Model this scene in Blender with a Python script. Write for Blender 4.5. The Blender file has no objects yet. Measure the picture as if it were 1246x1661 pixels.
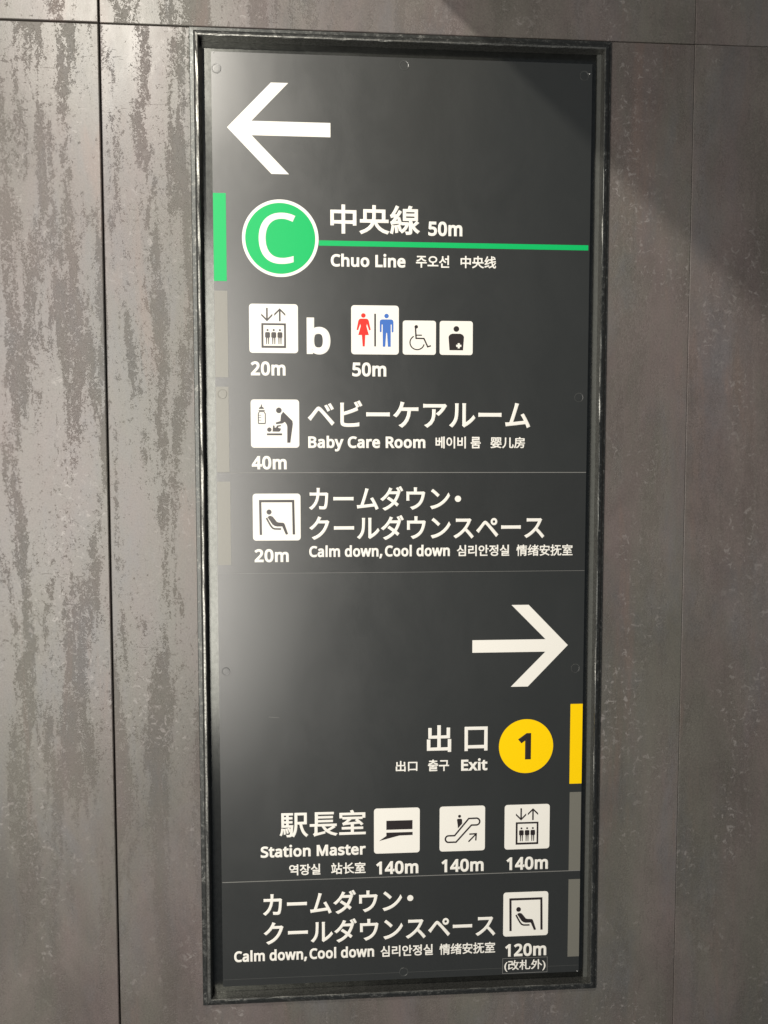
# Station wayfinding sign recessed in a tiled wall, photographed close up.
# Units: metres. Wall front plane is y = 0, the viewer stands at -y, the sign's centre is the origin.
# Drawing sizes on the sign are in millimetres from the sign's centre.
import bpy, bmesh, math, random
from mathutils import Vector, Matrix

scene = bpy.context.scene
C = scene.collection

# ------------------------------------------------------------------ camera
cam_data = bpy.data.cameras.new("camera")
cam_data.sensor_fit = 'VERTICAL'
cam_data.sensor_height = 24.0
cam_data.lens = 18.018
cam_data.clip_start = 0.02
cam_data.clip_end = 60
cam = bpy.data.objects.new("camera", cam_data)
C.objects.link(cam)
right = Vector((0.99796494, -0.06376442, -0.00027163))
down = Vector((-0.00400732, -0.05846524, -0.99828140))
fwd = Vector((0.06363895, 0.99625093, -0.05860178))
m = Matrix((right, -down, -fwd)).transposed().to_4x4()
m.translation = Vector((-0.09433, -1.04916, 0.09187))
cam.matrix_world = m
scene.camera = cam

# ------------------------------------------------------------------ light
world = bpy.data.worlds.new("World")
scene.world = world
world.use_nodes = True
world.node_tree.nodes['Background'].inputs[0].default_value = (0.86, 0.96, 1.08, 1)
world.node_tree.nodes['Background'].inputs[1].default_value = 0.085

def area(name, loc, target, sx, sy, power, color, shape='RECTANGLE'):
    d = bpy.data.lights.new(name, 'AREA')
    d.shape = shape
    d.size = sx
    if shape in ('RECTANGLE', 'ELLIPSE'):
        d.size_y = sy
    d.energy = power
    d.color = color
    o = bpy.data.objects.new(name, d)
    o.location = loc
    o.rotation_euler = (Vector(target) - Vector(loc)).to_track_quat('-Z', 'Y').to_euler()
    C.objects.link(o)
    return o

# ceiling downlight above and behind the viewer's left shoulder
area("ceiling_downlight", (-0.80, -1.5, 1.47), (0, 0, 0), 0.056, 0, 26, (1.0, 0.94, 0.84), 'DISK')
# tall lit panel of the passage on the left
area("lit_passage_panel", (-0.97, -1.6, 0.03), (-0.30, 0, 0.0), 1.06, 1.7, 43, (1.0, 0.95, 0.87))

scene.view_settings.view_transform = 'Standard'
scene.view_settings.look = 'None'
scene.view_settings.exposure = 0
scene.view_settings.gamma = 1

# ------------------------------------------------------------------ node helpers
class NT:
    def __init__(self, name):
        self.m = bpy.data.materials.new(name)
        self.m.use_nodes = True
        self.t = self.m.node_tree
        self.b = self.t.nodes['Principled BSDF']
        self.tc = None
    def n(self, typ, **kw):
        x = self.t.nodes.new(typ)
        for k, v in kw.items():
            setattr(x, k, v)
        return x
    def l(self, a, b):
        self.t.links.new(a, b)
    def coord(self):
        if not self.tc:
            self.tc = self.n('ShaderNodeTexCoord').outputs['Object']
        return self.tc
    def scaled(self, sx, sy, sz, off=None):
        mp = self.n('ShaderNodeMapping')
        mp.inputs['Scale'].default_value = (sx, sy, sz)
        self.l(self.coord(), mp.inputs['Vector'])
        if off is not None:
            self.l(off, mp.inputs['Location'])
        return mp.outputs[0]
    def noise(self, vec, scale, detail=4, rough=0.5, dist=0.0):
        x = self.n('ShaderNodeTexNoise')
        x.inputs['Scale'].default_value = scale
        x.inputs['Detail'].default_value = detail
        x.inputs['Roughness'].default_value = rough
        x.inputs['Distortion'].default_value = dist
        self.l(vec, x.inputs['Vector'])
        return x.outputs['Fac']
    def ramp(self, v, a, b, ca=0.0, cb=1.0):
        x = self.n('ShaderNodeMapRange', interpolation_type='SMOOTHSTEP')
        self.l(v, x.inputs[0])
        for i, q in zip((1, 2, 3, 4), (a, b, ca, cb)):
            x.inputs[i].default_value = q
        return x.outputs[0]
    def math(self, op, a, b=None, c=None, clamp=False):
        x = self.n('ShaderNodeMath', operation=op, use_clamp=clamp)
        for i, q in enumerate((a, b, c)):
            if q is None:
                continue
            if isinstance(q, (int, float)):
                x.inputs[i].default_value = q
            else:
                self.l(q, x.inputs[i])
        return x.outputs[0]
    def mix(self, f, a, b):
        x = self.n('ShaderNodeMix', data_type='RGBA')
        if isinstance(f, (int, float)):
            x.inputs[0].default_value = f
        else:
            self.l(f, x.inputs[0])
        for i, q in ((6, a), (7, b)):
            if isinstance(q, tuple):
                x.inputs[i].default_value = q + (1,)
            else:
                self.l(q, x.inputs[i])
        return x.outputs[2]
    def bump(self, h, strength, dist):
        x = self.n('ShaderNodeBump')
        x.inputs['Strength'].default_value = strength
        x.inputs['Distance'].default_value = dist
        self.l(h, x.inputs['Height'])
        self.l(x.outputs[0], self.b.inputs['Normal'])
        return x

def mat_wall():
    t = NT("oxidised_tile")
    info = t.n('ShaderNodeObjectInfo')
    rnd = info.outputs['Random']
    comb = t.n('ShaderNodeCombineXYZ')
    t.l(t.math('MULTIPLY', rnd, 37.0), comb.inputs[0])
    t.l(t.math('MULTIPLY', rnd, 11.0), comb.inputs[2])
    off = comb.outputs[0]
    iso = t.scaled(1, 1, 1, off)
    tall = t.scaled(1, 1, 0.09, off)
    tall2 = t.scaled(1, 1, 0.28, off)
    # vertical wear bands, broken along their length
    band = t.noise(tall, 30, 3, 0.55, 0.35)
    breaks = t.noise(tall2, 34, 4, 0.65, 0.6)
    bandm = t.math('ADD', t.math('MULTIPLY', band, 0.75), t.math('MULTIPLY', breaks, 0.45))
    dens = t.ramp(bandm, 0.54, 0.70)
    # flakes: thresholded crinkly noise, denser inside the bands
    fl = t.noise(iso, 330, 5, 0.68, 1.2)
    fl2 = t.noise(t.scaled(1, 1, 0.6, off), 120, 5, 0.72, 0.9)
    flk = t.math('ADD', t.math('MULTIPLY', fl, 0.55), t.math('MULTIPLY', fl2, 0.45))
    thr = t.math('MULTIPLY_ADD', dens, 0.14, flk)
    # a long streak thinning region: fewer flakes on some stretches
    clear = t.ramp(t.noise(t.scaled(1, 1, 0.4, off), 4.2, 2, 0.5), 0.38, 0.62, 0.0, 0.055)
    thr = t.math('SUBTRACT', thr, clear)
    mask = t.ramp(thr, 0.556, 0.616)
    # small scratches lying across the grain
    sc = t.noise(t.scaled(0.35, 1, 2.6, off), 60, 3, 0.6, 2.4)
    scm = t.math('MULTIPLY', t.ramp(sc, 0.70, 0.73), 0.5)
    mask = t.math('MAXIMUM', mask, scm)
    # worn pale specks
    sp = t.noise(iso, 120, 3, 0.6, 0.8)
    spa = t.ramp(t.noise(t.scaled(1, 1, 0.45, off), 9, 4, 0.65), 0.45, 0.64)
    spm = t.math('MULTIPLY', t.ramp(sp, 0.56, 0.68), spa)
    # hue clouds
    h1 = t.ramp(t.noise(tall2, 6.0, 9, 0.68, 0.5), 0.36, 0.66)
    h2 = t.ramp(t.noise(t.scaled(1, 1, 0.35, off), 11.0, 9, 0.70, 0.4), 0.45, 0.72)
    h3 = t.ramp(t.noise(t.scaled(1, 1, 0.14, off), 19.0, 8, 0.62, 0.5), 0.56, 0.70)
    cloud = t.noise(t.scaled(1, 1, 0.5, off), 6.5, 10, 0.70, 0.3)
    c = t.mix(h1, (0.115, 0.109, 0.093), (0.131, 0.106, 0.101))
    c = t.mix(t.math('MULTIPLY', h2, 0.6), c, (0.106, 0.108, 0.116))
    c = t.mix(t.math('MULTIPLY', h3, 0.55), c, (0.155, 0.112, 0.096))
    fine = t.noise(iso, 420, 3, 0.7)
    gain = t.math('ADD', t.ramp(cloud, 0.3, 0.7, 0.80, 1.16), t.ramp(fine, 0.3, 0.7, -0.13, 0.13))
    gl = t.n('ShaderNodeVectorMath', operation='SCALE')
    t.l(c, gl.inputs[0]); t.l(gain, gl.inputs['Scale'])
    c = gl.outputs[0]
    c = t.mix(t.math('MULTIPLY', mask, 0.24), c, (0.060, 0.052, 0.046))
    c = t.mix(t.math('MULTIPLY', spm, 0.62), c, (0.27, 0.25, 0.24))
    t.l(c, t.b.inputs['Base Color'])
    r = t.math('ADD', t.ramp(cloud, 0.3, 0.7, 0.35, 0.45), t.math('MULTIPLY', mask, 0.12))
    t.l(r, t.b.inputs['Roughness'])
    spec = t.math('SUBTRACT', 0.69, t.math('MULTIPLY', mask, 0.22))
    t.l(spec, t.b.inputs['Specular IOR Level'])
    hgt = t.math('SUBTRACT', t.math('MULTIPLY', fine, 0.3), t.math('MULTIPLY', mask, 0.6))
    t.bump(hgt, 0.35, 0.0008)
    return t.m

def mat_simple(name, col, rough, metal=0.0, spec=0.5, grain=0.0, gscale=900, var=0.0, bump=0.0, ior=1.5):
    t = NT(name)
    t.b.inputs['IOR'].default_value = ior
    t.b.inputs['Roughness'].default_value = rough
    t.b.inputs['Metallic'].default_value = metal
    t.b.inputs['Specular IOR Level'].default_value = spec
    g = t.noise(t.scaled(1, 1, 1), gscale, 3, 0.6)
    c2 = tuple(max(0.0, v * (1 + grain)) for v in col)
    c1 = tuple(max(0.0, v * (1 - grain)) for v in col)
    t.l(t.mix(t.ramp(g, 0.3, 0.7), c1, c2), t.b.inputs['Base Color'])
    big = t.noise(t.scaled(1, 1, 0.6), 9, 8, 0.7, 0.4)
    t.l(t.ramp(big, 0.3, 0.7, rough - var, rough + var), t.b.inputs['Roughness'])
    if bump:
        t.bump(g, bump, 0.0003)
    return t.m

def mat_frame():
    t = NT("worn_black_frame")
    along = t.scaled(1, 1, 1)
    s1 = t.noise(t.scaled(1, 1, 1), 70, 6, 0.75, 1.5)
    s2 = t.noise(along, 320, 3, 0.7, 0.4)
    wear = t.math('ADD', t.math('MULTIPLY', s1, 0.6), t.math('MULTIPLY', s2, 0.4))
    w = t.ramp(wear, 0.50, 0.66)
    t.l(t.mix(w, (0.065, 0.068, 0.066), (0.24, 0.24, 0.225)), t.b.inputs['Base Color'])
    t.b.inputs['Metallic'].default_value = 0.75
    t.l(t.ramp(wear, 0.35, 0.65, 0.30, 0.50), t.b.inputs['Roughness'])
    t.bump(wear, 0.35, 0.0006)
    return t.m

M = {}
M['tile'] = mat_wall()
M['joint'] = mat_simple('dark_joint', (0.018, 0.017, 0.018), 0.9, grain=0.2)
M['frame'] = mat_frame()
M['step'] = mat_simple('step_grey', (0.076, 0.079, 0.073), 0.45, grain=0.1, gscale=200)
M['lip'] = mat_simple('worn_lip_highlight', (0.22, 0.22, 0.205), 0.36, metal=0.85, grain=0.35, gscale=420, var=0.08, bump=0.5)  # worn edge metal, made paler to paint in the bead's highlight
M['tray'] = mat_simple('satin_grey_tray', (0.115, 0.118, 0.112), 0.22, metal=0.96, grain=0.10, gscale=160, var=0.03, bump=0.1)
M['panel'] = mat_simple('charcoal_acrylic', (0.0225, 0.0245, 0.0235), 0.31, spec=1.0, grain=0.08, gscale=800, var=0.024, bump=0.12, ior=1.6)
M['sheet'] = mat_simple('charcoal_film', (0.0225, 0.024, 0.023), 0.295, spec=1.0, grain=0.08, gscale=800, var=0.024, bump=0.12, ior=1.6)
M['edge'] = mat_simple('film_edge', (0.20, 0.20, 0.19), 0.5)  # pale grey: painted sheet-edge highlights, also label border and scratch
M['white'] = mat_simple('white_vinyl', (0.83, 0.81, 0.75), 0.45, grain=0.012, var=0.02)
M['black'] = mat_simple('black_print', (0.020, 0.014, 0.014), 0.32, spec=1.0, grain=0.05)
M['green'] = mat_simple('green_vinyl', (0.003, 0.45, 0.12), 0.42, spec=0.30, grain=0.02)
M['yellow'] = mat_simple('yellow_vinyl', (0.95, 0.62, 0.001), 0.45, spec=0.2, grain=0.02)
M['red'] = mat_simple('red_print', (0.75, 0.022, 0.012), 0.42)
M['blue'] = mat_simple('blue_print', (0.045, 0.15, 0.50), 0.42)
M['grey'] = mat_simple('grey_vinyl', (0.165, 0.16, 0.135), 0.38, spec=1.0, grain=0.03)
M['cap'] = mat_simple('screw_cap', (0.060, 0.062, 0.060), 0.38, grain=0.05)
M['rim'] = mat_simple('cap_rim_grey', (0.085, 0.087, 0.083), 0.4)
M['bright'] = mat_simple('bare_steel', (0.8, 0.8, 0.78), 0.25, metal=1.0)
M['plaster'] = mat_simple('painted_plaster', (0.35, 0.34, 0.32), 0.7, grain=0.05, gscale=60)

# ------------------------------------------------------------------ object helpers
def link(o, parent=None):
    C.objects.link(o)
    if parent:
        o.parent = parent
    return o

def empty(name, loc=(0, 0, 0), parent=None):
    o = bpy.data.objects.new(name, None)
    o.empty_display_size = 0.05
    o.location = loc
    return link(o, parent)

def mesh_obj(name, bm, mat, parent=None, label=None, smooth=False):
    me = bpy.data.meshes.new(name)
    bmesh.ops.recalc_face_normals(bm, faces=bm.faces)
    if smooth:
        for f in bm.faces:
            f.smooth = True
    bm.to_mesh(me)
    bm.free()
    me.materials.append(mat)
    o = link(bpy.data.objects.new(name, me), parent)
    if label:
        o['label'] = label
    return o

def slab(name, loops, y, thick, mat, parent=None, label=None, bevel=0.0):
    """flat shape in the sign's plane: loops in mm (outer first, then holes), front face at y (m)"""
    bm = bmesh.new()
    es = []
    for lp in loops:
        vs = [bm.verts.new((p[0] / 1000, y, p[1] / 1000)) for p in lp]
        for i in range(len(vs)):
            es.append(bm.edges.new((vs[i], vs[(i + 1) % len(vs)])))
    bmesh.ops.triangle_fill(bm, use_beauty=True, use_dissolve=False, edges=es, normal=(0, -1, 0))
    for f in bm.faces:
        if f.normal.y > 0:
            f.normal_flip()
    rim = [e for e in bm.edges if len(e.link_faces) == 1]
    ret = bmesh.ops.extrude_edge_only(bm, edges=rim)
    for g in ret['geom']:
        if isinstance(g, bmesh.types.BMVert):
            g.co.y += thick
    return mesh_obj(name, bm, mat, parent, label)

def rect(x0, z0, x1, z1):
    return [(x0, z0), (x1, z0), (x1, z1), (x0, z1)]

def rrect(x0, z0, x1, z1, r, n=6):
    out = []
    for cx, cz, a0 in ((x1 - r, z1 - r, 0), (x0 + r, z1 - r, 90), (x0 + r, z0 + r, 180), (x1 - r, z0 + r, 270)):
        for i in range(n + 1):
            a = math.radians(a0 + 90 * i / n)
            out.append((cx + r * math.cos(a), cz + r * math.sin(a)))
    return out

def disc(cx, cz, r, n=64):
    return [(cx + r * math.cos(2 * math.pi * i / n), cz + r * math.sin(2 * math.pi * i / n)) for i in range(n)]

def stroke(pts, w, closed=False):
    """outline of a polyline of width w with mitred joins -> list of loops"""
    n = len(pts)
    L, R = [], []
    for i in range(n):
        p = Vector(pts[i])
        a = Vector(pts[i - 1]) if (closed or i > 0) else None
        b = Vector(pts[(i + 1) % n]) if (closed or i < n - 1) else None
        d1 = (p - a).normalized() if a is not None else None
        d2 = (b - p).normalized() if b is not None else None
        if d1 is None: d1 = d2
        if d2 is None: d2 = d1
        n1 = Vector((-d1.y, d1.x)); n2 = Vector((-d2.y, d2.x))
        mm = (n1 + n2)
        if mm.length < 1e-6: mm = n1
        mm.normalize()
        k = min(2.2, 1 / max(0.35, mm.dot(n1)))
        L.append(tuple(p + mm * (w / 2 * k)))
        R.append(tuple(p - mm * (w / 2 * k)))
    if closed:
        return [L, R]
    return [L + R[::-1]]

def arc(cx, cy, r, a0, a1, n=20, ry=None):
    ry = ry or r
    return [(cx + r * math.cos(math.radians(a0 + (a1 - a0) * i / n)), cy + ry * math.sin(math.radians(a0 + (a1 - a0) * i / n))) for i in range(n + 1)]

# ------------------------------------------------------------------ lettering
# glyph outlines: advance, then closed bezier loops (left handle, point, right handle), 1/1000 em
GLYPHS = {"(":[241,[[32,177,32,220,32,264,36,306,45,348,53,390,66,430,83,468,101,505,123,540,150,573,172,573,194,573,217,573,179,522,151,467,132,407,113,346,103,284,103,221,103,179,108,138,116,98,125,57,137,18,154,-20,171,-57,191,-93,216,-127,194,-127,172,-127,150,-127,123,-95,101,-61,83,-24,66,13,53,53,45,94,36,135]]],
 ")":[241,[[209,264,209,220,209,177,204,135,196,94,188,53,175,13,158,-24,140,-61,118,-95,91,-127,69,-127,47,-127,25,-127,49,-93,70,-57,87,-20,103,18,116,57,124,98,133,138,137,179,137,221,137,263,133,304,124,346,116,387,103,427,87,465,70,504,49,539,24,573,46,573,68,573,91,573,118,540,140,505,158,468,175,430,188,390,196,348,204,306]]],
 ",":[215,[[152,87,154,84,149,65,143,45,136,23,128,1,120,-20,111,-42,102,-64,94,-84,85,-103,68,-103,50,-103,33,-103,38,-83,43,-61,49,-38,54,-15,58,8,63,31,67,54,70,74,73,93,98,93,123,93,148,93,150,90]]],
 "0":[459,[[419,349,419,287,419,241,416,199,409,163,402,126,391,96,376,70,360,45,341,25,316,12,292,-1,263,-8,229,-8,186,-8,150,4,122,27,94,51,73,85,60,129,46,173,39,226,39,287,39,349,46,402,58,446,71,490,91,523,119,547,146,570,183,581,229,581,271,581,307,570,335,547,364,523,385,490,399,446,412,402],[110,339,110,287,110,235,114,191,121,156,129,122,142,96,159,78,177,61,200,52,229,52,257,52,281,61,298,78,315,95,328,121,336,156,344,191,348,235,348,287,348,339,344,383,336,417,328,452,315,478,298,495,281,513,257,521,229,521,200,521,177,513,159,495,142,478,129,452,121,417,114,383]]],
 "1":[459,[[285,191,285,0,262,0,239,0,216,0,216,133,216,267,216,400,216,416,216,429,216,439,216,450,217,460,217,470,218,479,218,489,219,499,210,490,203,483,196,477,189,471,180,464,169,455,149,438,129,422,108,405,96,421,84,437,71,452,123,492,175,532,226,573,246,573,265,573,285,573,285,382]]],
 "2":[459,[[417,21,417,0,291,0,165,0,38,0,38,20,38,39,38,59,88,109,138,160,188,210,217,239,242,265,261,287,281,310,296,332,306,353,316,375,322,399,322,424,322,456,312,480,294,496,275,512,250,520,221,520,193,520,168,516,147,506,126,496,105,483,83,466,70,482,57,497,45,513,60,526,76,538,94,548,112,558,132,566,153,572,174,578,196,581,221,581,256,581,287,574,313,562,338,550,358,532,372,510,387,487,394,460,394,428,394,398,388,370,375,344,363,318,346,292,324,267,302,241,276,214,247,185,207,146,167,107,128,67,128,66,128,65,128,64,224,64,321,64,417,64,417,43]]],
 "4":[459,[[443,151,443,130,415,130,387,130,359,130,359,87,359,43,359,0,337,0,314,0,291,0,291,43,291,87,291,130,200,130,108,130,17,130,17,150,17,170,17,190,107,319,196,447,286,576,311,576,335,576,359,576,359,448,359,321,359,193,387,193,415,193,443,193,443,172],[291,314,291,374,291,388,291,400,291,412,292,423,292,434,293,444,293,454,294,464,294,474,294,483,295,492,295,500,294,500,293,500,292,500,288,490,282,479,276,468,269,456,263,446,257,438,200,356,143,275,86,193,154,193,223,193,291,193,291,253]]],
 "5":[459,[[202,351,221,351,260,351,294,345,322,331,351,318,374,299,389,274,405,249,413,219,413,183,413,143,404,109,387,81,370,52,346,30,314,15,282,0,244,-8,199,-8,169,-8,142,-5,116,0,90,5,68,13,51,23,51,45,51,68,51,90,70,78,93,69,121,62,148,55,175,52,200,52,228,52,253,57,274,65,295,74,311,88,323,106,335,125,341,148,341,176,341,213,329,242,306,262,283,282,247,292,197,292,182,292,165,291,146,288,127,285,111,283,99,280,88,287,76,295,64,302,71,392,79,482,86,573,182,573,277,573,373,573,373,551,373,530,373,508,297,508,222,508,146,508,141,453,137,398,132,342,141,344,154,346,169,348,185,350]]],
 "B":[521,[[187,573,241,573,313,573,367,562,404,541,440,520,459,483,459,431,459,408,455,388,446,371,438,354,426,339,409,328,393,316,373,308,350,304,350,303,350,301,350,300,374,296,395,289,415,279,435,269,450,254,461,236,472,217,478,193,478,163,478,128,470,99,454,74,438,50,415,31,385,19,356,6,320,0,279,0,212,0,145,0,78,0,78,191,78,382,78,573,132,573],[221,329,256,329,305,329,339,337,357,352,375,368,384,392,384,423,384,454,373,477,351,490,329,504,293,511,245,511,213,511,182,511,150,511,150,450,150,389,150,329,185,329],[187,269,150,269,150,199,150,130,150,61,188,61,227,61,265,61,316,61,352,71,371,91,391,110,401,136,401,168,401,189,397,206,388,221,379,236,364,248,344,256,323,265,295,269,260,269,223,269]]],
 "C":[507,[[349,517,323,517,293,517,265,512,241,502,216,491,195,476,178,456,161,436,148,412,139,383,130,354,125,322,125,286,125,239,132,198,147,164,162,129,184,102,213,83,242,65,279,55,322,55,348,55,371,57,394,62,416,66,438,71,460,78,460,57,460,36,460,15,438,7,416,1,393,-2,371,-6,343,-8,312,-8,254,-8,205,4,166,28,127,52,98,86,78,131,59,175,49,227,49,287,49,330,55,370,67,406,79,442,97,473,120,499,143,525,172,545,206,559,240,574,280,581,324,581,353,581,382,578,409,572,436,566,461,558,482,547,472,527,463,506,453,486,435,494,416,501,394,508,372,514]]],
 "E":[446,[[398,21,398,0,291,0,184,0,78,0,78,191,78,382,78,573,184,573,291,573,398,573,398,551,398,530,398,509,315,509,233,509,150,509,150,450,150,390,150,330,228,330,306,330,383,330,383,310,383,289,383,268,306,268,228,268,150,268,150,200,150,132,150,63,233,63,315,63,398,63,398,42]]],
 "L":[420,[[185,0,78,0,78,191,78,382,78,573,102,573,126,573,150,573,150,403,150,234,150,64,233,64,317,64,400,64,400,43,400,21,400,0,293,0]]],
 "M":[727,[[350,0,330,0,268,167,205,335,142,502,141,502,140,502,139,502,140,491,141,478,142,461,142,445,143,426,144,407,144,387,144,368,144,347,144,231,144,116,144,0,122,0,100,0,78,0,78,191,78,382,78,573,113,573,149,573,184,573,243,416,302,260,361,103,362,103,363,103,364,103,424,260,484,416,544,573,579,573,614,573,650,573,650,382,650,191,650,0,626,0,602,0,578,0,578,117,578,235,578,352,578,371,578,389,579,408,580,426,580,444,581,460,582,476,583,490,584,501,583,501,582,501,581,501,517,334,453,167,390,0,370,0]]],
 "R":[499,[[183,573,236,573,283,573,323,567,353,555,384,543,407,524,422,500,437,476,444,446,444,410,444,379,439,354,427,334,416,313,402,297,385,285,367,273,349,264,330,257,382,171,434,86,487,0,459,0,431,0,403,0,356,79,310,158,264,237,226,237,188,237,150,237,150,158,150,79,150,0,126,0,102,0,78,0,78,191,78,382,78,573,130,573],[263,510,232,510,204,510,177,510,150,510,150,439,150,368,150,298,179,298,207,298,236,298,282,298,316,307,338,325,359,344,370,371,370,407,370,432,365,452,355,467,345,482,330,493,310,500,289,507]]],
 "S":[440,[[403,183,403,153,403,119,394,90,378,66,361,42,337,24,307,11,276,-2,240,-8,198,-8,177,-8,156,-7,137,-5,117,-3,99,0,83,4,67,8,53,13,41,19,41,42,41,65,41,88,60,80,84,72,113,65,141,58,171,55,201,55,230,55,253,58,273,66,292,73,306,84,316,98,326,112,330,128,330,147,330,165,326,181,318,194,310,207,297,219,277,230,258,241,230,252,196,265,171,274,150,283,131,294,113,304,97,316,85,330,73,343,63,358,57,375,51,392,48,412,48,435,48,465,56,491,71,513,87,534,108,551,136,563,163,575,195,581,231,581,262,581,291,578,318,572,344,566,368,558,389,549,381,528,374,507,366,487,347,495,325,503,302,508,279,514,254,517,229,517,205,517,185,514,169,507,153,500,141,490,133,478,125,465,121,450,121,434,121,415,125,399,133,386,141,373,154,361,172,351,191,341,215,330,246,318,280,306,308,293,332,279,355,265,372,248,385,228,397,208]]],
 "a":[450,[[203,437,231,437,283,437,322,426,347,403,372,380,385,343,385,293,385,195,385,98,385,0,368,0,351,0,334,0,329,20,325,41,320,61,319,61,318,61,317,61,304,45,292,32,279,22,266,12,251,4,234,-1,217,-6,196,-8,172,-8,147,-8,124,-3,103,6,82,15,66,29,55,48,43,67,37,91,37,119,37,162,54,195,87,219,121,242,173,254,243,257,267,257,292,258,316,259,316,268,316,276,316,285,316,321,308,345,293,359,277,373,255,380,227,380,204,380,183,377,163,370,142,363,123,356,106,347,99,365,91,383,84,400,103,410,125,419,151,426,176,433],[273,209,252,208,198,206,161,197,141,182,120,167,110,146,110,119,110,95,117,77,132,66,147,55,165,49,188,49,225,49,255,59,279,79,303,99,315,130,315,172,315,184,315,197,315,210,294,209]]],
 "b":[493,[[139,511,139,461,139,443,138,426,138,410,137,394,136,382,135,373,136,373,137,373,139,373,151,391,168,406,189,419,211,431,238,437,272,437,325,437,368,418,401,381,433,344,449,289,449,215,449,166,442,125,427,91,412,58,392,33,365,17,338,0,307,-8,272,-8,238,-8,211,-2,189,10,168,23,151,37,139,55,137,55,135,55,133,55,128,36,123,18,119,0,102,0,85,0,68,0,68,203,68,406,68,609,92,609,115,609,139,609,139,560],[299,379,260,379,229,379,205,373,188,361,170,350,157,332,150,308,142,285,139,254,139,217,139,216,139,215,139,214,139,161,147,121,165,93,182,65,214,51,261,51,300,51,329,65,348,93,367,121,376,162,376,216,376,270,367,310,348,338,329,365]]],
 "d":[493,[[243,-8,221,-8,167,-8,124,11,92,48,60,85,44,140,44,214,44,288,60,344,93,381,125,419,168,438,221,438,244,438,263,435,280,429,296,424,311,416,323,407,335,397,346,386,354,374,356,374,358,374,359,374,359,381,358,392,356,405,355,419,354,430,354,438,354,495,354,552,354,609,378,609,401,609,425,609,425,406,425,203,425,0,406,0,387,0,368,0,365,19,361,38,358,58,357,58,356,58,354,58,346,45,335,34,323,24,311,15,296,7,279,1,263,-5],[193,51,232,51,277,51,309,63,328,88,346,113,355,150,355,200,355,205,355,209,355,213,355,267,346,308,329,336,311,365,279,379,231,379,193,379,165,364,146,334,127,304,117,263,117,213,117,161,127,121,146,93,165,65]]],
 "e":[452,[[196,438,234,438,271,438,303,430,329,414,356,398,376,375,390,346,404,317,411,283,411,244,411,230,411,215,411,201,313,201,215,201,117,201,118,153,131,116,154,90,178,65,211,52,254,52,281,52,306,55,327,60,348,65,370,72,392,82,392,61,392,41,392,20,370,10,349,3,327,-1,306,-6,280,-8,251,-8,210,-8,174,0,143,17,112,33,88,58,70,91,53,124,44,164,44,212,44,259,52,299,68,333,84,366,106,392,134,411,163,429],[257,380,233,380,200,380,173,369,154,348,134,326,122,296,119,257,192,257,265,257,338,257,338,282,334,303,326,322,319,340,308,354,292,364,277,375]]],
 "h":[496,[[139,490,139,431,139,420,138,410,138,399,137,389,136,379,135,370,136,370,138,370,140,370,149,385,160,398,174,407,188,417,203,424,221,429,238,435,255,437,273,437,308,437,337,432,360,421,384,410,401,393,413,370,425,347,431,317,431,280,431,187,431,93,431,0,407,0,384,0,361,0,361,92,361,183,361,275,361,310,353,336,338,353,322,370,298,379,265,379,233,379,207,372,189,360,171,348,158,331,150,308,143,284,139,256,139,222,139,148,139,74,139,0,115,0,92,0,68,0,68,203,68,406,68,609,92,609,115,609,139,609,139,550]]],
 "i":[207,[[115,430,139,430,139,287,139,143,139,0,115,0,92,0,68,0,68,143,68,287,68,430,92,430],[92,591,104,591,115,591,124,587,133,580,141,573,145,562,145,546,145,531,141,520,133,512,124,505,115,501,104,501,92,501,83,505,75,512,67,520,63,531,63,546,63,562,67,573,75,580,83,587]]],
 "l":[207,[[139,203,139,0,115,0,92,0,68,0,68,203,68,406,68,609,92,609,115,609,139,609,139,406]]],
 "m":[750,[[512,438,540,438,588,438,625,425,649,401,673,376,685,335,685,280,685,187,685,93,685,0,662,0,638,0,615,0,615,92,615,184,615,277,615,310,608,336,594,353,580,370,558,379,528,379,486,379,456,366,438,342,420,318,411,283,411,237,411,158,411,79,411,0,388,0,365,0,342,0,342,92,342,184,342,277,342,299,338,318,332,333,326,348,316,360,303,367,290,375,274,379,253,379,225,379,202,372,185,360,169,348,157,331,150,308,142,285,139,257,139,223,139,149,139,74,139,0,115,0,92,0,68,0,68,143,68,287,68,430,87,430,106,430,125,430,129,410,132,391,136,371,137,371,138,371,140,371,149,386,160,399,173,409,186,418,200,426,217,431,233,435,249,438,266,438,299,438,327,432,349,420,371,408,388,390,398,366,399,366,400,366,402,366,416,390,436,408,461,420,486,432]]],
 "n":[496,[[257,438,275,438,326,438,365,425,391,401,418,376,431,335,431,280,431,187,431,93,431,0,407,0,384,0,361,0,361,92,361,183,361,275,361,310,353,336,338,353,322,370,298,379,265,379,217,379,184,365,166,338,148,312,139,273,139,223,139,149,139,74,139,0,115,0,92,0,68,0,68,143,68,287,68,430,87,430,106,430,125,430,129,410,132,391,136,371,137,371,138,371,140,371,149,386,161,399,175,409,189,418,205,426,222,431,239,435]]],
 "o":[485,[[442,263,442,216,442,180,437,148,428,121,418,93,405,70,388,51,370,31,349,17,324,7,300,-3,272,-8,241,-8,213,-8,187,-3,163,7,139,17,118,31,100,51,83,70,69,93,59,121,49,148,44,180,44,216,44,263,52,304,68,336,84,369,107,394,137,412,167,429,203,438,244,438,283,438,317,429,347,412,377,394,400,369,417,336,433,304],[117,267,117,216,117,182,121,153,130,128,139,103,153,84,172,71,190,57,214,51,243,51,272,51,296,57,314,71,333,84,347,103,356,128,364,153,369,182,369,216,369,250,364,279,355,303,346,327,332,346,314,359,296,372,272,379,242,379,198,379,167,364,147,335,127,306]]],
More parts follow.
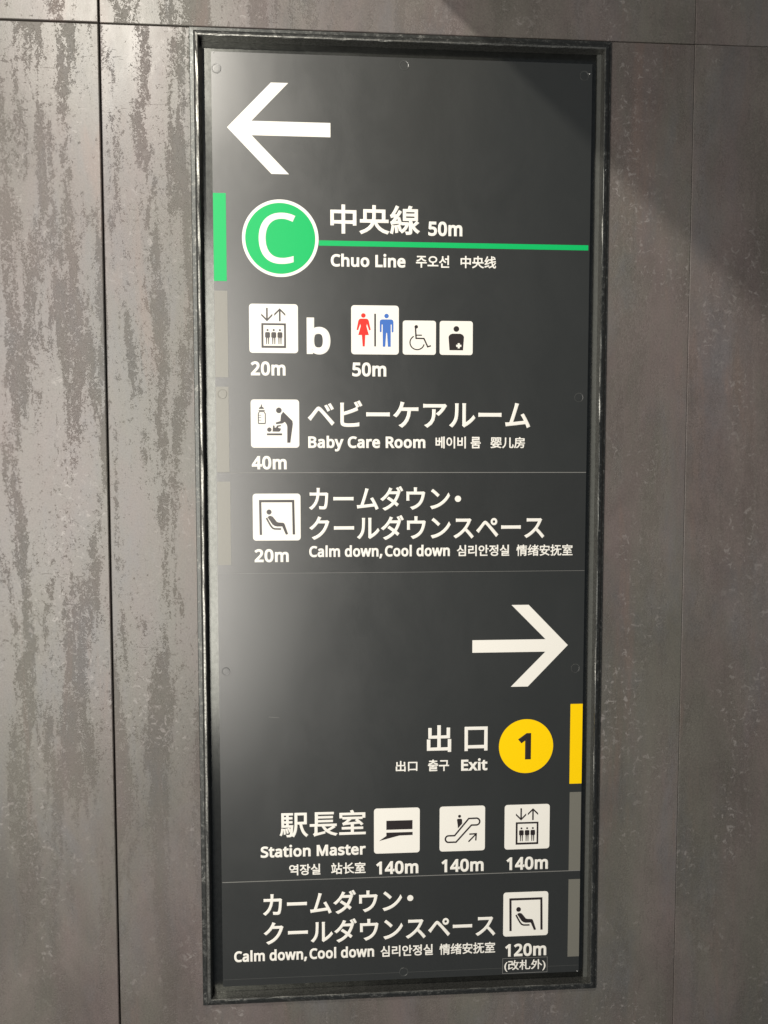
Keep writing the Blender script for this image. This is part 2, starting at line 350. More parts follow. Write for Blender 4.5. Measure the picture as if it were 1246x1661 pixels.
 "r":[331,[[249,438,269,438,277,438,285,437,295,437,304,436,312,435,319,433,316,411,313,390,310,368,303,370,296,371,287,372,279,373,271,374,264,374,247,374,231,370,217,363,202,356,188,347,176,334,165,321,155,306,149,289,142,271,139,251,139,229,139,153,139,76,139,0,115,0,92,0,68,0,68,143,68,287,68,430,87,430,107,430,126,430,129,404,131,377,134,351,135,351,136,351,137,351,146,367,157,382,170,395,183,408,198,418,214,426,231,434]]],
 "s":[384,[[348,142,348,119,348,91,341,68,327,49,313,30,294,16,268,6,242,-3,212,-8,176,-8,146,-8,121,-6,99,-1,77,4,58,11,42,19,42,41,42,62,42,83,59,75,80,67,104,60,128,53,153,49,178,49,214,49,240,55,256,66,272,78,280,93,280,112,280,123,277,133,271,141,265,150,255,158,239,167,224,175,202,185,174,196,146,206,122,217,103,228,83,238,68,251,57,266,46,281,41,300,41,324,41,360,56,388,85,408,115,428,154,438,202,438,228,438,253,435,275,430,298,425,319,418,339,409,331,390,323,372,315,353,297,360,278,367,258,372,238,377,218,380,197,380,168,380,146,375,131,366,116,357,108,344,108,328,108,316,112,306,119,298,126,290,137,282,154,274,170,266,191,256,219,246,246,236,269,226,289,215,308,204,323,191,333,176,343,161]]],
 "t":[289,[[192,50,212,50,222,50,233,51,245,53,256,54,265,56,272,59,272,41,272,23,272,5,264,1,254,-2,240,-4,226,-7,213,-8,200,-8,177,-8,157,-4,138,4,119,11,103,25,91,44,80,63,74,90,74,125,74,209,74,292,74,375,53,375,33,375,13,375,13,387,13,398,13,409,33,418,54,428,75,437,84,468,93,498,103,528,117,528,130,528,144,528,144,496,144,463,144,430,186,430,227,430,269,430,269,412,269,393,269,375,227,375,186,375,144,375,144,292,144,210,144,127,144,101,151,81,163,69,176,56]]],
 "u":[496,[[404,430,427,430,427,287,427,143,427,0,408,0,389,0,370,0,366,19,363,38,359,57,358,57,357,57,356,57,347,42,335,30,321,20,306,10,291,3,273,-1,256,-6,238,-8,220,-8,186,-8,157,-3,134,8,110,19,93,36,81,59,69,82,63,112,63,148,63,242,63,336,63,430,87,430,111,430,135,430,135,338,135,245,135,153,135,119,142,93,158,76,173,59,198,51,230,51,262,51,287,57,306,69,324,81,337,98,345,121,353,145,357,173,357,206,357,281,357,355,357,430,380,430]]],
 "w":[630,[[370,162,346,243,342,254,339,265,336,276,333,287,330,298,328,308,325,317,323,327,321,335,319,344,317,351,316,357,315,357,314,357,313,357,312,351,310,344,308,335,306,327,304,317,302,307,300,297,297,286,294,275,291,265,288,253,284,242,258,162,233,81,207,1,180,1,153,1,127,1,87,144,48,287,9,431,33,431,57,431,82,431,102,354,121,278,141,201,145,186,149,170,153,154,157,139,160,124,163,109,166,95,168,83,169,73,170,73,171,73,172,73,174,79,176,87,178,97,180,107,182,117,185,128,187,138,190,149,193,160,196,170,199,180,201,188,227,269,252,350,277,431,303,431,329,431,354,431,379,350,404,269,428,188,432,176,436,163,440,149,444,135,447,122,451,109,454,96,456,84,457,74,458,74,459,74,460,74,461,83,463,94,466,108,469,121,473,136,477,153,481,169,485,185,489,201,509,278,529,354,549,431,573,431,597,431,621,431,582,287,542,144,502,1,474,1,447,1,419,1,395,82]]],
 "x":[424,[[118,146,170,220,121,290,71,360,22,430,48,430,75,430,102,430,139,376,176,322,213,268,249,322,286,376,322,430,349,430,375,430,402,430,352,360,303,290,253,220,306,146,358,73,410,0,383,0,356,0,330,0,291,57,252,114,213,172,173,114,133,57,94,0,67,0,41,0,14,0,66,73]]],
 "y":[409,[[59,286,1,430,26,430,51,430,76,430,107,348,138,267,169,185,175,171,179,157,184,144,189,130,193,117,196,105,200,92,203,80,205,68,206,68,207,68,209,68,212,82,217,99,224,121,231,142,238,164,245,186,275,267,304,349,333,430,358,430,384,430,409,430,347,267,285,104,224,-59,214,-86,202,-109,188,-130,174,-150,158,-165,138,-176,119,-187,95,-192,67,-192,55,-192,43,-192,34,-190,24,-189,16,-188,9,-186,9,-167,9,-149,9,-130,15,-131,22,-132,30,-133,38,-134,47,-135,56,-135,73,-135,87,-132,99,-126,111,-119,121,-111,130,-99,138,-88,146,-74,152,-59,159,-40,167,-21,174,-2,116,142]]],
 " ":[209,[]]}

def flatten_to(me_src, box, y, depth, name, mat, parent, label=None):
    """fit a lettering mesh drawn in its own XY plane into box (mm) on the sign, as a film `depth` thick"""
    bm = bmesh.new()
    bm.from_mesh(me_src)
    dead = [f for f in bm.faces if f.calc_center_median().z < -1e-6]
    bmesh.ops.delete(bm, geom=dead, context='FACES')
    xs = [v.co.x for v in bm.verts]; ys = [v.co.y for v in bm.verts]; zs = [v.co.z for v in bm.verts]
    x0, x1, y0, y1, zm = min(xs), max(xs), min(ys), max(ys), max(max(zs), 1e-6)
    bx0, bx1, bz1, bz0 = box
    for v in bm.verts:
        q = v.co.copy()
        v.co = ((bx0 + (q.x - x0) / (x1 - x0) * (bx1 - bx0)) / 1000,
                y + depth - depth * max(q.z, 0) / zm,
                (bz0 + (q.y - y0) / (y1 - y0) * (bz1 - bz0)) / 1000)
    me = bpy.data.meshes.new(name)
    bmesh.ops.recalc_face_normals(bm, faces=bm.faces)
    bm.to_mesh(me); bm.free()
    me.materials.append(mat)
    o = link(bpy.data.objects.new(name, me), parent)
    if label:
        o['label'] = label
    return o

def curve_mesh(cu):
    """evaluate a curve data-block to a mesh"""
    ob = bpy.data.objects.new('tmp', cu)
    C.objects.link(ob)
    dg = bpy.context.evaluated_depsgraph_get()
    dg.update()
    me = bpy.data.meshes.new_from_object(ob.evaluated_get(dg))
    bpy.data.objects.remove(ob)
    return me

def cjk(text, box, y, bold, name, mat, parent, label=None, spacing=1.0):
    cu = bpy.data.curves.new('t', 'FONT')
    cu.body = text
    cu.size = 1.0
    cu.resolution_u = 4
    cu.space_character = spacing
    cu.bevel_depth = bold
    cu.bevel_resolution = 0
    me = curve_mesh(cu)
    bpy.data.curves.remove(cu)
    o = flatten_to(me, box, y, 0.00025, name, mat, parent, label)
    bpy.data.meshes.remove(me)
    return o

def latin(text, box, y, bold, name, mat, parent, label=None, track=0):
    cu = bpy.data.curves.new('t', 'CURVE')
    cu.dimensions = '2D'
    cu.fill_mode = 'BOTH'
    cu.resolution_u = 5
    x = 0
    for ch in text:
        adv, spl = GLYPHS[ch]
        for a in spl:
            if ch == 'i' and min(a[1::2]) > 430:      # keep the dot clear of the bolder stem
                a = [v + 45 if k % 2 else v for k, v in enumerate(a)]
            n = len(a) // 6
            s = cu.splines.new('BEZIER')
            s.bezier_points.add(n - 1)
            s.use_cyclic_u = True
            for i in range(n):
                q = a[i * 6:i * 6 + 6]
                b = s.bezier_points[i]
                b.handle_left_type = b.handle_right_type = 'FREE'
                b.handle_left = ((q[0] + x) / 1000, q[1] / 1000, 0)
                b.co = ((q[2] + x) / 1000, q[3] / 1000, 0)
                b.handle_right = ((q[4] + x) / 1000, q[5] / 1000, 0)
        x += adv + track - (140 if ch == ',' else 0)
    cu.bevel_depth = bold
    cu.bevel_resolution = 0
    me = curve_mesh(cu)
    bpy.data.curves.remove(cu)
    o = flatten_to(me, box, y, 0.00025, name, mat, parent, label)
    bpy.data.meshes.remove(me)
    return o

# ------------------------------------------------------------------ the wall
wall = empty('tiled_wall', (0, 0, -0.7))
wall['label'] = 'wall of large oxidised grey-brown metallic-look tiles around the direction sign'
wall['category'] = 'wall'

def wall_piece(name, outline, mat, y=0.0, thick=0.010, label=None, bev=0.0010):
    """tile with a slightly eased edge; outline in mm, anticlockwise"""
    bm = bmesh.new()
    n = len(outline)
    pts = [Vector((p[0] / 1000, p[1] / 1000)) for p in outline]
    def ring(inset, yy):
        vs = []
        for i in range(n):
            p, a, b = pts[i], pts[i - 1], pts[(i + 1) % n]
            d1 = (p - a).normalized(); d2 = (b - p).normalized()
            n1 = Vector((-d1.y, d1.x)); n2 = Vector((-d2.y, d2.x))
            q = p + (n1 + n2) * inset
            vs.append(bm.verts.new((q.x, yy, q.y + 0.7)))
        return vs
    r0, r1, r2 = ring(0, y + thick), ring(0, y + bev), ring(bev, y)
    for a, b in ((r0, r1), (r1, r2)):
        for i in range(n):
            bm.faces.new((a[i], a[(i + 1) % n], b[(i + 1) % n], b[i]))
    bm.faces.new(r2)
    return mesh_obj(name, bm, mat, wall, label)

G = 1.1            # half joint, mm
JX, JZ = 396.0, 664.5
cols = [(-JX * 3, -JX), (-JX, JX), (JX, JX * 3)]
for ci, (a, b) in enumerate(cols):
    g0 = 1.9 if ci == 1 else 1.0
    wall_piece('tile', rect(a + (1.1 if ci < 2 else 0.25), JZ + (1.1, 0.5, 0.3)[ci], b - (1.5 if ci == 0 else 0.15), JZ + 1580), M['tile'], y=(0.0, 0.0003, -0.0003)[ci], bev=0.0007)
    wall_piece('tile', rect(a + 1.1, JZ - 2960, b - 1.1, JZ - 1581), M['tile'])
wall_piece('tile', rect(-JX * 3 + 1.1, JZ - 1579, -JX - 1.5, JZ - 1.1), M['tile'])
wall_piece('tile', rect(JX + 0.2, JZ - 1579, JX * 3 - 1.1, JZ - 0.3), M['tile'], y=0.0004, bev=0.0006)
# the middle tile is notched round the sign
wall_piece('notched_tile', [(-JX + 1.0, JZ - 1579), (JX - 0.2, JZ - 1579), (JX - 0.2, JZ - 0.7), (277.5, JZ - 0.7), (277.5, -658),
                    (-279, -658), (-279, JZ - 1.1), (-JX + 1.0, JZ - 1.1)], M['tile'], y=0.0)
bm = bmesh.new()
for (x0, z0, x1, z1) in ((-1.2, -2.3, -0.272, 2.25), (0.270, -2.3, 1.2, 2.25), (-0.272, 0.6505, 0.270, 2.25), (-0.272, -2.3, 0.270, -0.651)):
    vs = [bm.verts.new((x, 0.0072, z + 0.7)) for x, z in ((x0, z0), (x1, z0), (x1, z1), (x0, z1))]
    bm.faces.new(vs)
ext = bmesh.ops.extrude_face_region(bm, geom=bm.faces[:])
for g in ext['geom']:
    if isinstance(g, bmesh.types.BMVert):
        g.co.y = 0.06
mesh_obj('joint_backing', bm, M['joint'], wall)

# beam that projects from the wall just above the picture; it shades the upper right
bm = bmesh.new()
bmesh.ops.create_cube(bm, size=1.0)
for v in bm.verts:
    v.co = (-0.055 + (0.25 if v.co.x > 0 else 0.0), -1.15 if v.co.y < 0 else -0.001, 0.80 + (1.0 if v.co.z > 0 else 0.0))
bmesh.ops.bevel(bm, geom=bm.edges[:], offset=0.002, segments=2, affect='EDGES')
beam = mesh_obj('ceiling_beam', bm, M['plaster'])
beam['kind'] = 'structure'

# ------------------------------------------------------------------ the sign
sign = empty('direction_sign', (0, 0, -0.66))
sign['label'] = 'tall charcoal direction sign in worn black frame with white arrows and green C badge'
sign['category'] = 'sign'
art = sign
OZ = Vector((0, 0, 0.66))

# frame: nested rectangles (x0, x1, z0, z1 in mm, y in m), one mitred rail per side
LOOPS = [(-281.0, 279.0, -659.8, 662.2, 0.0010),
         (-281.0, 279.0, -659.8, 662.2, -0.0026),
         (-280.2, 278.4, -659.0, 661.4, -0.0034),
         (-275.6, 276.4, -657.8, 657.8, -0.0036),
         (-274.9, 275.8, -656.9, 656.9, -0.0052),
         (-273.7, 273.9, -655.2, 655.6, -0.0074),
         (-272.2, 271.6, -652.6, 653.4, -0.0086),
         (-270.2, 269.6, -649.8, 651.0, -0.0091),
         (-269.1, 268.7, -648.3, 649.5, -0.0088),
         (-268.6, 268.2, -647.8, 649.0, -0.0080),
         (-268.6, 268.2, -647.8, 649.0, 0.0070)]
def corners(l):
    x0, x1, z0, z1, y = l
    return [Vector((x0 / 1000, y, z0 / 1000)), Vector((x1 / 1000, y, z0 / 1000)), Vector((x1 / 1000, y, z1 / 1000)), Vector((x0 / 1000, y, z1 / 1000))]
rnd = random.Random(5)
for side, lab in ((0, 'bottom frame rail with a scuffed lip and painted highlight'), (1, 'dark right frame rail with a thin bright edge'),
                  (2, 'top frame rail'), (3, 'left frame rail with a worn inner edge and painted highlight')):
    bm = bmesh.new()
    N = 60
    grid = []
    for li, l in enumerate(LOOPS):
        c = corners(l)
        a, b = c[side], c[(side + 1) % 4]
        row = []
        for k in range(N + 1):
            p = a.lerp(b, k / N)
            if 0 < k < N and 4 <= li <= 9:
                j = rnd.uniform(-1, 1) * 0.00022
                p = p + (Vector((0, j, j)) if side in (0, 2) else Vector((j, j, 0)))
            row.append(bm.verts.new(p + OZ))
        grid.append(row)
    for i in range(len(grid) - 1):
        for k in range(N):
            bm.faces.new((grid[i][k], grid[i][k + 1], grid[i + 1][k + 1], grid[i + 1][k]))
    start = {0: 8, 1: 8, 2: 7, 3: 5}[side]  # painted highlight starts further out on the left rail, so it is broadest there
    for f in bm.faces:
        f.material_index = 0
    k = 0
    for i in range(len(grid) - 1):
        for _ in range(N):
            if start <= i < 10 or (side == 1 and i == 1):  # right rail also gets a painted light line on its outer chamfer
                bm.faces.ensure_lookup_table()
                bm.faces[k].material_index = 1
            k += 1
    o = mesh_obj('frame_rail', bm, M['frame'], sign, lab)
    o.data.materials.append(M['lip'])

# tray behind the panel: ledge all round at y = +7 mm, with a shallow step
TL = [(-268.6, 268.2, -647.8, 649.0, 0.0070),
      (-268.6, 268.2, -647.8, 649.0, 0.0070)]
bm = bmesh.new()
def boxm(bm, x0, x1, z0, z1, y0, y1):
    vs = [bm.verts.new((x / 1000, y, z / 1000 + 0.66)) for x in (x0, x1) for y in (y0, y1) for z in (z0, z1)]
    for f in ((0, 1, 3, 2), (4, 6, 7, 5), (0, 4, 5, 1), (2, 3, 7, 6), (0, 2, 6, 4), (1, 5, 7, 3)):
        bm.faces.new([vs[i] for i in f])
boxm(bm, -270, 270, -650, 650.5, 0.0071, 0.0120)
mesh_obj('tray', bm, M['tray'], sign)
bm = bmesh.new()
boxm(bm, 262.6, 268.1, -647.6, 648.8, 0.0048, 0.0070)
mesh_obj('tray_step', bm, M['step'], sign)

# panel board
PX, PZ0, PZ1 = 252.8, -632.0, 631.0
bm = bmesh.new()
boxm(bm, -PX, PX, PZ0, PZ1, -0.0050, 0.0062)
bmesh.ops.bevel(bm, geom=bm.edges[:], offset=0.0004, segments=2, affect='EDGES')
mesh_obj('sign_panel', bm, M['panel'], sign)

def S(loop):
    """move a drawing loop (mm, sign centre) into the sign's own frame (its base is 660 mm lower)"""
    return [(p[0], p[1] + 660) for p in loop]
def SB(box):
    return (box[0], box[1], box[2] + 660, box[3] + 660)

Y0 = -0.0050
# two film sheets laid over the board, pale strips paint the highlight along their edges
YS = Y0 - 0.0005
s1 = slab('film_sheet', [S(rect(-252.2, -52.3, 252.2, 84.2))], YS, 0.00048, M['sheet'], sign, 'film strip pasted across the middle of the board')
s2 = slab('film_sheet', [S(rect(-252.2, PZ0 + 0.3, 252.2, -482.2))], YS, 0.00048, M['sheet'], sign, 'film strip pasted across the foot of the board')
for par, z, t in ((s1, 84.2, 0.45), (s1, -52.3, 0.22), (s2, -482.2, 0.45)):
    slab('sheet_edge_highlight', [S(rect(-252.0, z - t, 252.0, z + t))], YS - 0.00004, 0.0004, M['edge'], par)
for z in (-622.0,):
    slab('trim_line', [S(rect(-252.0, z - 0.3, 252.0, z + 0.3))], YS - 0.00003, 0.0002, M['cap'], s2)

def yat(z):
    """front surface of whatever lies at height z"""
    return (YS if (-52.3 < z < 84.2 or z < -482.2) else Y0) - 0.00006

def flat(name, loops, mat, parent=sign, label=None, lift=0.00012, y=None):
    z = sum(p[1] for p in loops[0]) / len(loops[0])
    yy = (yat(z) if y is None else y) - lift
    return slab(name, [S(l) for l in loops], yy, lift, mat, parent, label)

# arrows
A1 = [(-233.3, 535.4), (-175.9, 593.8), (-153.3, 593.8), (-201.5, 544.4), (-98.3, 544.4), (-98.3, 526.0), (-201.5, 526.0), (-153.0, 477.0), (-176.0, 477.0)]
flat('arrow', [A1], M['white'], label='white arrow pointing left')
A2 = [(229.9, -157.0), (173.8, -99.5), (149.7, -99.5), (198.2, -148.2), (95.2, -148.2), (95.2, -165.8), (198.2, -165.8), (149.7, -214.8), (173.8, -214.8)]
flat('arrow', [A2], M['white'], label='white arrow pointing right')

# side tabs
for lab, box, mat in (('bright green side tab', (-252.6, 337.2, -235.9, 451.0), 'green'),
                      ('grey side tab beside the lift and toilets row', (-252.4, 211.0, -235.4, 324.6), 'grey'),
                      ('grey side tab beside the baby care row', (-252.2, 84.9, -235.4, 198.6), 'grey'),
                      ('grey side tab at the left of the middle film strip', (-252.0, -40.4, -234.6, 72.1), 'grey'),
                      ('yellow side tab', (235.0, -355.6, 252.4, -240.9), 'yellow'),
                      ('grey side tab beside the station master row', (235.6, -482.0, 252.2, -367.8), 'grey'),
                      ('grey side tab at the right of the bottom film strip', (235.6, -608.9, 252.2, -494.6), 'grey')):
    flat('side_tab', [rect(box[0], box[1], box[2], box[3])], M[mat], label=lab)

# green line badge
badge = flat('line_badge', [disc(-165.0, 394.0, 50.4, 96)], M['white'], label='round green badge with a white C and white rim')
flat('badge_disc', [disc(-165.1, 393.8, 46.1, 96)], M['green'], badge, lift=0.0001, y=yat(394) - 0.00013)
latin('C', SB((-193.5, -145.1, 427.3, 360.6)), yat(394) - 0.0005, 0.004, 'letter', M['white'], badge)
flat('line_bar', [rect(-114.4, 385.4, 250.6, 392.3)], M['green'], label='thin green bar running from the badge to the right')

# yellow exit disc
ex = flat('exit_disc', [disc(172.3, -299.9, 38.6, 96)], M['yellow'], label='yellow disc with a black 1')
latin('1', SB((160.7, 179.3, -281.2, -318.9)), yat(-300) - 0.0004, 0.032, 'numeral', M['black'], ex)

# lettering: text, (left, right, top, bottom) in mm, kind, boldness
TEXTS = [
    ('中央線', (-98.9, 20.8, 440.0, 401.4), 'c', .020), ('50m', (32.0, 78.0, 420.0, 400.8), 'l', .034),
    ('Chuo Line', (-98.5, 1.4, 376.2, 358.3), 'l', .034), ('주오선', (15.5, 60.4, 375.3, 358.8), 'c', .022),
    ('中央线', (75.8, 124.3, 375.4, 359.0), 'c', .020), ('b', (-131.1, -99.5, 291.0, 242.2), 'l', .036),
    ('20m', (-205.7, -159.5, 232.5, 213.6), 'l', .034), ('50m', (-70.3, -24.4, 232.2, 213.3), 'l', .034),
    ('40m', (-205.6, -158.9, 106.6, 88.3), 'l', .034), ('ベビーケアルーム', (-130.4, 173.3, 181.4, 144.8), 'c', .020),
    ('Baby Care Room', (-129.9, 28.9, 133.8, 112.7), 'l', .034), ('베이비 룸', (42.8, 105.0, 133.1, 116.9), 'c', .022),
    ('婴儿房', (118.4, 166.3, 132.7, 117.2), 'c', .020), ('20m', (-203.2, -157.0, -19.1, -37.2), 'l', .034),
    ('カームダウン', (-129.5, 63.0, 65.7, 32.3), 'c', .020), ('クールダウンスペース', (-129.2, 194.7, 26.2, -7.9), 'c', .020),
    ('Calm down, Cool down', (-129.4, 63.1, -14.7, -33.0), 'l', .034), ('심리안정실', (72.7, 145.7, -15.4, -31.0), 'c', .022),
    ('情绪安抚室', (155.6, 234.7, -15.3, -31.4), 'c', .018), ('出', (32.2, 66.3, -267.3, -305.5), 'c', .018),
    ('口', (85.1, 117.6, -270.4, -304.9), 'c', .018), ('出口', (-11.3, 19.0, -316.8, -331.9), 'c', .020),
    ('출구', (33.9, 63.5, -316.0, -332.6), 'c', .022), ('Exit', (80.5, 117.6, -315.6, -333.2), 'l', .034),
    ('駅長室', (-172.7, -53.2, -384.5, -421.4), 'c', .015), ('Station Master', (-198.9, -53.3, -431.6, -449.2), 'l', .034),
    ('역장실', (-159.9, -116.6, -460.0, -475.7), 'c', .022), ('站长室', (-101.6, -53.6, -459.4, -476.0), 'c', .020),
    ('140m', (-38.8, 20.7, -459.7, -478.6), 'l', .034), ('140m', (53.2, 113.4, -459.8, -478.7), 'l', .034),
    ('140m', (145.9, 205.7, -459.8, -478.8), 'l', .034), ('カームダウン', (-196.6, -2.2, -499.0, -533.2), 'c', .020),
    ('クールダウンスペース', (-195.8, 130.9, -540.2, -574.6), 'c', .020), ('Calm down, Cool down', (-236.9, -41.7, -580.8, -599.6), 'l', .034),
    ('심리안정실', (-32.7, 41.5, -582.2, -598.2), 'c', .022), ('情绪安抚室', (50.8, 130.7, -582.3, -598.9), 'c', .018),
    ('120m', (145.0, 204.7, -586.7, -605.6), 'l', .034),
]
for text, box, kind, bold in TEXTS:
    z = (box[2] + box[3]) / 2
    args = (text, SB(box), yat(z) - 0.00025, bold, 'lettering', M['white'], sign)
    if '線' not in text and '线' not in text and '선' not in text and 'Line' not in text:
        args += ('white lettering reading ' + text,)
    if kind == 'c':
        cjk(*args)
    else:
        latin(*args, track=26)

for cx_, cz_ in ((73.8, 48.2), (9.2, -513.7)):
    flat('lettering', [disc(cx_, cz_, 4.3, 32)], M['white'], lift=0.0003)

# small stuck-on label under 120m
lab = slab('stuck_label', [S(rect(141.3, -630.0, 206.4, -607.3))], YS - 0.0005, 0.0005, M['sheet'], sign, 'small dark label stuck below 120m')
slab('label_border', [S(rect(141.3, -630.0, 206.4, -607.3)), S(rect(141.9, -629.4, 205.8, -607.9))], YS - 0.00054, 0.0003, M['edge'], lab)
cjk('(改札外)', SB((144.0, 203.8, -610.6, -627.4)), YS - 0.0008, .016, 'lettering', M['white'], lab)

# ------------------------------------------------------------------ pictograms
def plate(box, r, label):
    x0, x1, z1, z0 = box
    return flat('pictogram', [rrect(x0, z0, x1, z1, r)], M['white'], label=label, lift=0.0002)

def drawer(plate_obj, box, src):
    """returns draw(name, loops, mat): loops given in the drawing's own grid `src` = (left, top, right, bottom)"""
    x0, x1, z1, z0 = box
    l, t, r, b = src
    zc = (z0 + z1) / 2
    y = yat(zc) - 0.0002
    def conv(p):
        return (x0 + (p[0] - l) / (r - l) * (x1 - x0), z1 + (p[1] - t) / (b - t) * (z0 - z1))
    def draw(name, loops, mat='black', label=None):
        return slab(name, [S([conv(p) for p in lp]) for lp in loops], y - 0.00008, 0.0001, M[mat], plate_obj, label)
    return draw

def elevator(box, label):
    p = plate(box, 4.2, label)
    d = drawer(p, box, (386, 67, 797, 482))
    d('down_arrow', [[(488, 148), (529, 189), (529, 101), (543, 101), (543, 189), (582, 149), (582, 167), (536, 215), (488, 166)]])
    d('up_arrow', [[(644, 103), (691, 150), (691, 168), (651, 128), (651, 213), (637, 213), (637, 128), (597, 168), (597, 150)]])
    d('lift_cabin', [rect(488, 230, 695, 439), rect(505, 246, 679, 421)])
    for cx in (540, 592, 644):
        f = d('passenger', [[(cx - 21, 313), (cx - 15, 305), (cx + 15, 305), (cx + 21, 313), (cx + 21, 350), (cx + 14, 352), (cx + 12, 408),
                        (cx + 5, 408), (cx + 3, 354), (cx - 3, 354), (cx - 5, 408), (cx - 12, 408), (cx - 14, 352), (cx - 21, 350)]])
        h = d('head', [arc(cx, 288, 9, 0, 342, 19)])
        h.parent = p

def calm(box, label):
    p = plate(box, 4.2, label)
    d = drawer(p, box, (292, 129, 613, 443))
    d('doorway', [[(334, 171), (571, 171), (575, 403), (559, 403), (556, 187), (350, 187), (353, 405), (337, 405)]])
    d('head', [arc(401, 252, 17, 0, 345, 23)])
    d('reclining_figure', [[(391, 287), (399, 279), (411, 277), (424, 282), (436, 296), (453, 318), (465, 322), (494, 324), (502, 328), (507, 338),
                  (528, 400), (513, 404), (489, 349), (455, 349), (440, 346), (424, 336), (412, 318)]])
    d('seat_line', stroke([(383, 291), (397, 318), (411, 343), (424, 359), (438, 365), (481, 366)], 11))

B_ELEV = (-207.2, -142.6, 308.2, 243.6)
elevator(B_ELEV, 'white lift pictogram on the upper row')
elevator((142.7, 207.2, -383.8, -448.4), 'white lift pictogram above 140m')
calm((-204.9, -140.8, 55.9, -7.6), 'white pictogram of a reclining figure on the middle film strip')
calm((141.9, 206.5, -510.8, -575.4), 'white pictogram of a reclining figure on the bottom film strip')

# toilets
B = (-71.7, -7.6, 308.0, 242.9)
p = plate(B, 4.2, 'white toilets pictogram with a red woman and a blue man')
d = drawer(p, B, (104, 131, 503, 545))
d('woman', [[(181, 244), (231, 244), (244, 249), (251, 262), (267, 337), (254, 342), (236, 288), (231, 306), (252, 382), (222, 382),
             (217, 478), (200, 478), (193, 382), (163, 382), (184, 306), (180, 288), (162, 342), (149, 337), (164, 262), (170, 250)]], 'red')
d('woman_head', [arc(206, 217, 19, 0, 345, 23)], 'red')
d('divider', [rect(297, 201, 311, 477)])
d('man', [[(360, 248), (441, 248), (453, 254), (458, 267), (458, 353), (450, 358), (443, 353), (443, 291), (435, 291), (435, 479), (411, 479), (404, 362),
           (397, 362), (389, 479), (368, 479), (367, 291), (359, 291), (358, 353), (350, 358), (343, 353), (343, 267), (348, 254)]], 'blue')
d('man_head', [arc(400, 219, 19, 0, 345, 23)], 'blue')

# wheelchair
B = (-2.3, 42.7, 288.6, 243.1)
p = plate(B, 3.6, 'small white wheelchair pictogram')
d = drawer(p, B, (536, 259, 815, 549))
d('head', [arc(649, 312, 15, 0, 345, 23)])
d('rider', stroke([(643, 322), (648, 410), (714, 411), (746, 481), (773, 472)], 12))
d('arm', stroke([(650, 383), (697, 383)], 10))
d('wheel', stroke(arc(657, 446, 60, -118, -346, 34), 10))

# ostomate
B = (47.8, 92.9, 288.6, 243.2)
p = plate(B, 3.6, 'small white pictogram of a torso with a white cross')
d = drawer(p, B, (847, 262, 1126, 549))
d('head', [arc(987, 329, 24, 0, 345, 23)])
cx, cy = 1008, 471
cross = []
for sx, sy in ((1, -1), (1, 1), (-1, 1), (-1, -1)):
    q = [(9, 22), (9, 9), (22, 9)]
    if sx * sy > 0:
        q = q[::-1]
    cross += [(cx + sx * a, cy + sy * b) for a, b in q]
d('torso', [[(930, 509), (922, 402), (925, 388), (936, 376), (954, 369), (1020, 369), (1038, 376), (1049, 388), (1052, 402), (1044, 509)], cross])

# baby care
B = (-206.3, -141.8, 182.0, 117.6)
p = plate(B, 4.2, 'white baby care pictogram with a bottle and a nappy change')
d = drawer(p, B, (279, 116, 605, 441))
d('teat', [[(348, 150), (354, 150), (356, 165), (366, 171), (369, 180), (333, 180), (336, 171), (346, 165)]])
d('bottle_cap', [rect(332, 187, 373, 194)])
d('bottle', [[(335, 195), (370, 195), (380, 211), (380, 276), (375, 282), (331, 282), (326, 276), (326, 211)],
             [(339, 201), (333, 213), (333, 274), (373, 274), (373, 213), (366, 201)]])
for k in (222, 238, 255):
    d('bottle_mark', [rect(331.2, k - 2, 350, k + 2)])
d('adult_head', [arc(468, 189, 19, 0, 345, 23)])
d('adult', [[(497, 198), (559, 260), (562, 280), (544, 407), (523, 407), (524, 300), (521, 285), (508, 266), (492, 277), (450, 282), (446, 271),
             (478, 261), (482, 220)]])
d('baby_head', [arc(403, 319, 15, 0, 345, 23)])
d('baby', [[(424, 332), (428, 291), (438, 291), (440, 307), (449, 303), (455, 291), (480, 287), (482, 295), (463, 300), (462, 306), (482, 312), (476, 328), (468, 333)]])
d('changing_table', [rect(386, 344, 489, 357)])

# station office
B = (-41.8, 22.4, -383.6, -448.2)
p = plate(B, 4.2, 'white pictogram of a station office flag')
d = drawer(p, B, (859, 85, 1167, 389))
d('flag_top', [rect(942, 169, 1118, 230)])
d('flag_base', [[(942, 249), (1119, 249), (1119, 270), (1030, 271), (893, 304), (942, 271)]])

# escalator
B = (50.4, 114.8, -383.5, -448.2)
p = plate(B, 4.2, 'white escalator pictogram with an upward arrow')
d = drawer(p, B, (137, 72, 443, 375))
d('head', [arc(271, 140, 10, 0, 345, 23)])
d('rider', [[(253, 163), (259, 157), (282, 157), (288, 163), (289, 190), (260, 222), (258, 194)]])
loop = [(333, 157)] + arc(384, 179, 23, -90, 90, 12) + [(351, 202), (248, 314)] + arc(198, 292, 22, 90, 270, 12) + [(238, 270)]
d('handrail', stroke(loop, 10.5, True))
d('arrow_shaft', stroke([(332, 314), (381, 265)], 9.5))
d('arrow_head', stroke([(337, 263), (384, 261), (381, 307)], 9.5))

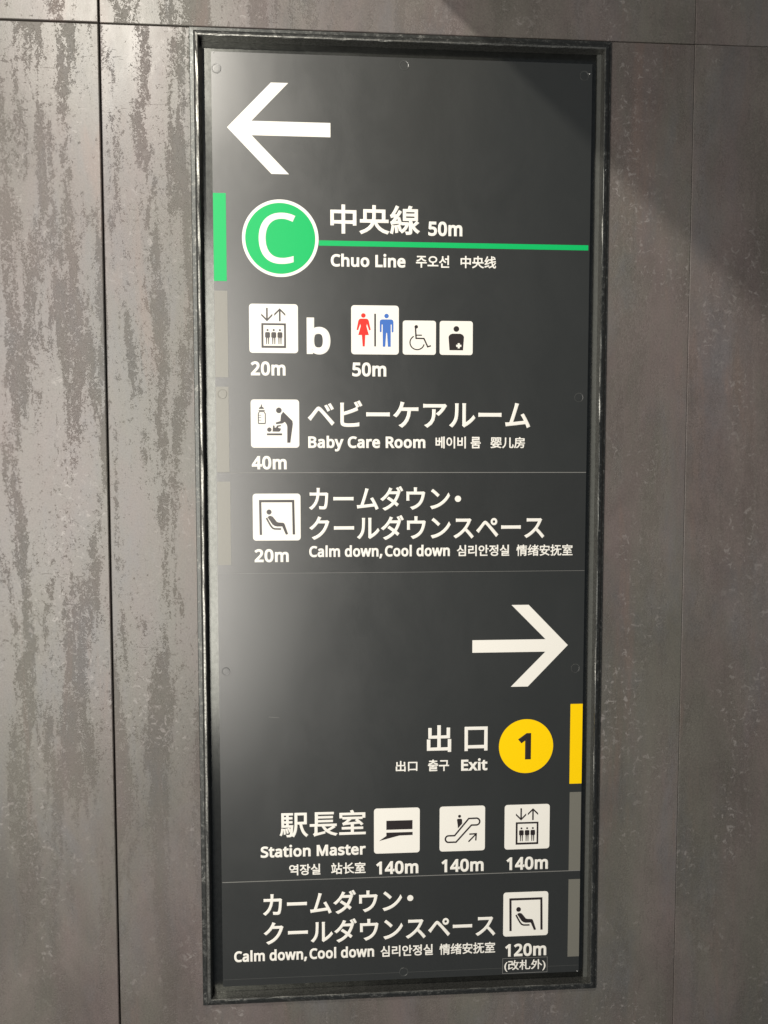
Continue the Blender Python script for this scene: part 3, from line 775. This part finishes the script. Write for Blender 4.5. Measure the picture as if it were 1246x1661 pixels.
# screw caps: a shallow ring groove round a low dome
for (x, z, r, lab) in ((-246.0, 609.5, 6.2, 1), (-0.5, 621.2, 6.2, 0), (241.8, 615.3, 6.2, 0), (-243.6, 188.9, 6.2, 1), (240.8, 186.9, 6.2, 0),
                       (-243.3, -186.2, 5.6, 1), (241.2, -190.0, 6.2, 0), (0.2, -621.3, 6.2, 0)):
    bm = bmesh.new()
    y = -0.0052 if not (z < -482) else YS - 0.0001
    if abs(z - 189) < 3 and x < 0:
        y -= 0.00025
    prof = [(r, 0.0001), (r - 0.3, -0.00022), (r - 0.8, -0.00022), (r - 1.2, -0.00008), (r * 0.5, -0.0001), (0.6, -0.0001)]
    rings = []
    for rr, dy in prof:
        rings.append([bm.verts.new(((x + rr * math.cos(a * math.pi / 20)) / 1000, y + dy, (z + rr * math.sin(a * math.pi / 20) + 660) / 1000)) for a in range(40)])
    for a, b in zip(rings, rings[1:]):
        for i in range(40):
            bm.faces.new((a[i], a[(i + 1) % 40], b[(i + 1) % 40], b[i]))
    bm.faces.new(rings[-1])
    onTab = abs(z - 189) < 3 and x < 0
    cap = mesh_obj('screw_cap', bm, M['grey'] if onTab else M['panel'], sign, smooth=False)
    if x > -50:
        rim = [(x + q * math.cos(a * math.pi / 24), z + q * math.sin(a * math.pi / 24)) for q in (r,) for a in range(48)]
        rin = [(x - 0.06 + (r - 0.42) * math.cos(a * math.pi / 24), z - 0.10 + (r - 0.42) * math.sin(a * math.pi / 24)) for a in range(48)]
        slab('cap_rim', [S(rim), S(rin)], y - 0.00028, 0.0002, M["rim"], cap)

# tiny bright panel clips and fixings at the corners
for (x, z) in ((-249.5, 629.6), (249.5, 617.5), (250.8, -631.2), (272.6, 492.0)):
    bm = bmesh.new()
    bmesh.ops.create_uvsphere(bm, u_segments=10, v_segments=6, radius=0.0009)
    for v in bm.verts:
        v.co = (v.co.x * 1.3 + x / 1000, v.co.y * 0.6 - (0.0053 if x < 260 else 0.0083), v.co.z * 0.6 + z / 1000 + 0.66)
    mesh_obj('corner_clip', bm, M['bright'], sign)

# a light scratch on the board, low on its left
slab('scratch', [S([(-186.0, -250.4), (-172.0, -251.6), (-172.0, -252.1), (-180.0, -251.5), (-186.0, -250.9)])], Y0 - 0.00005, 0.00005, M['edge'], sign)
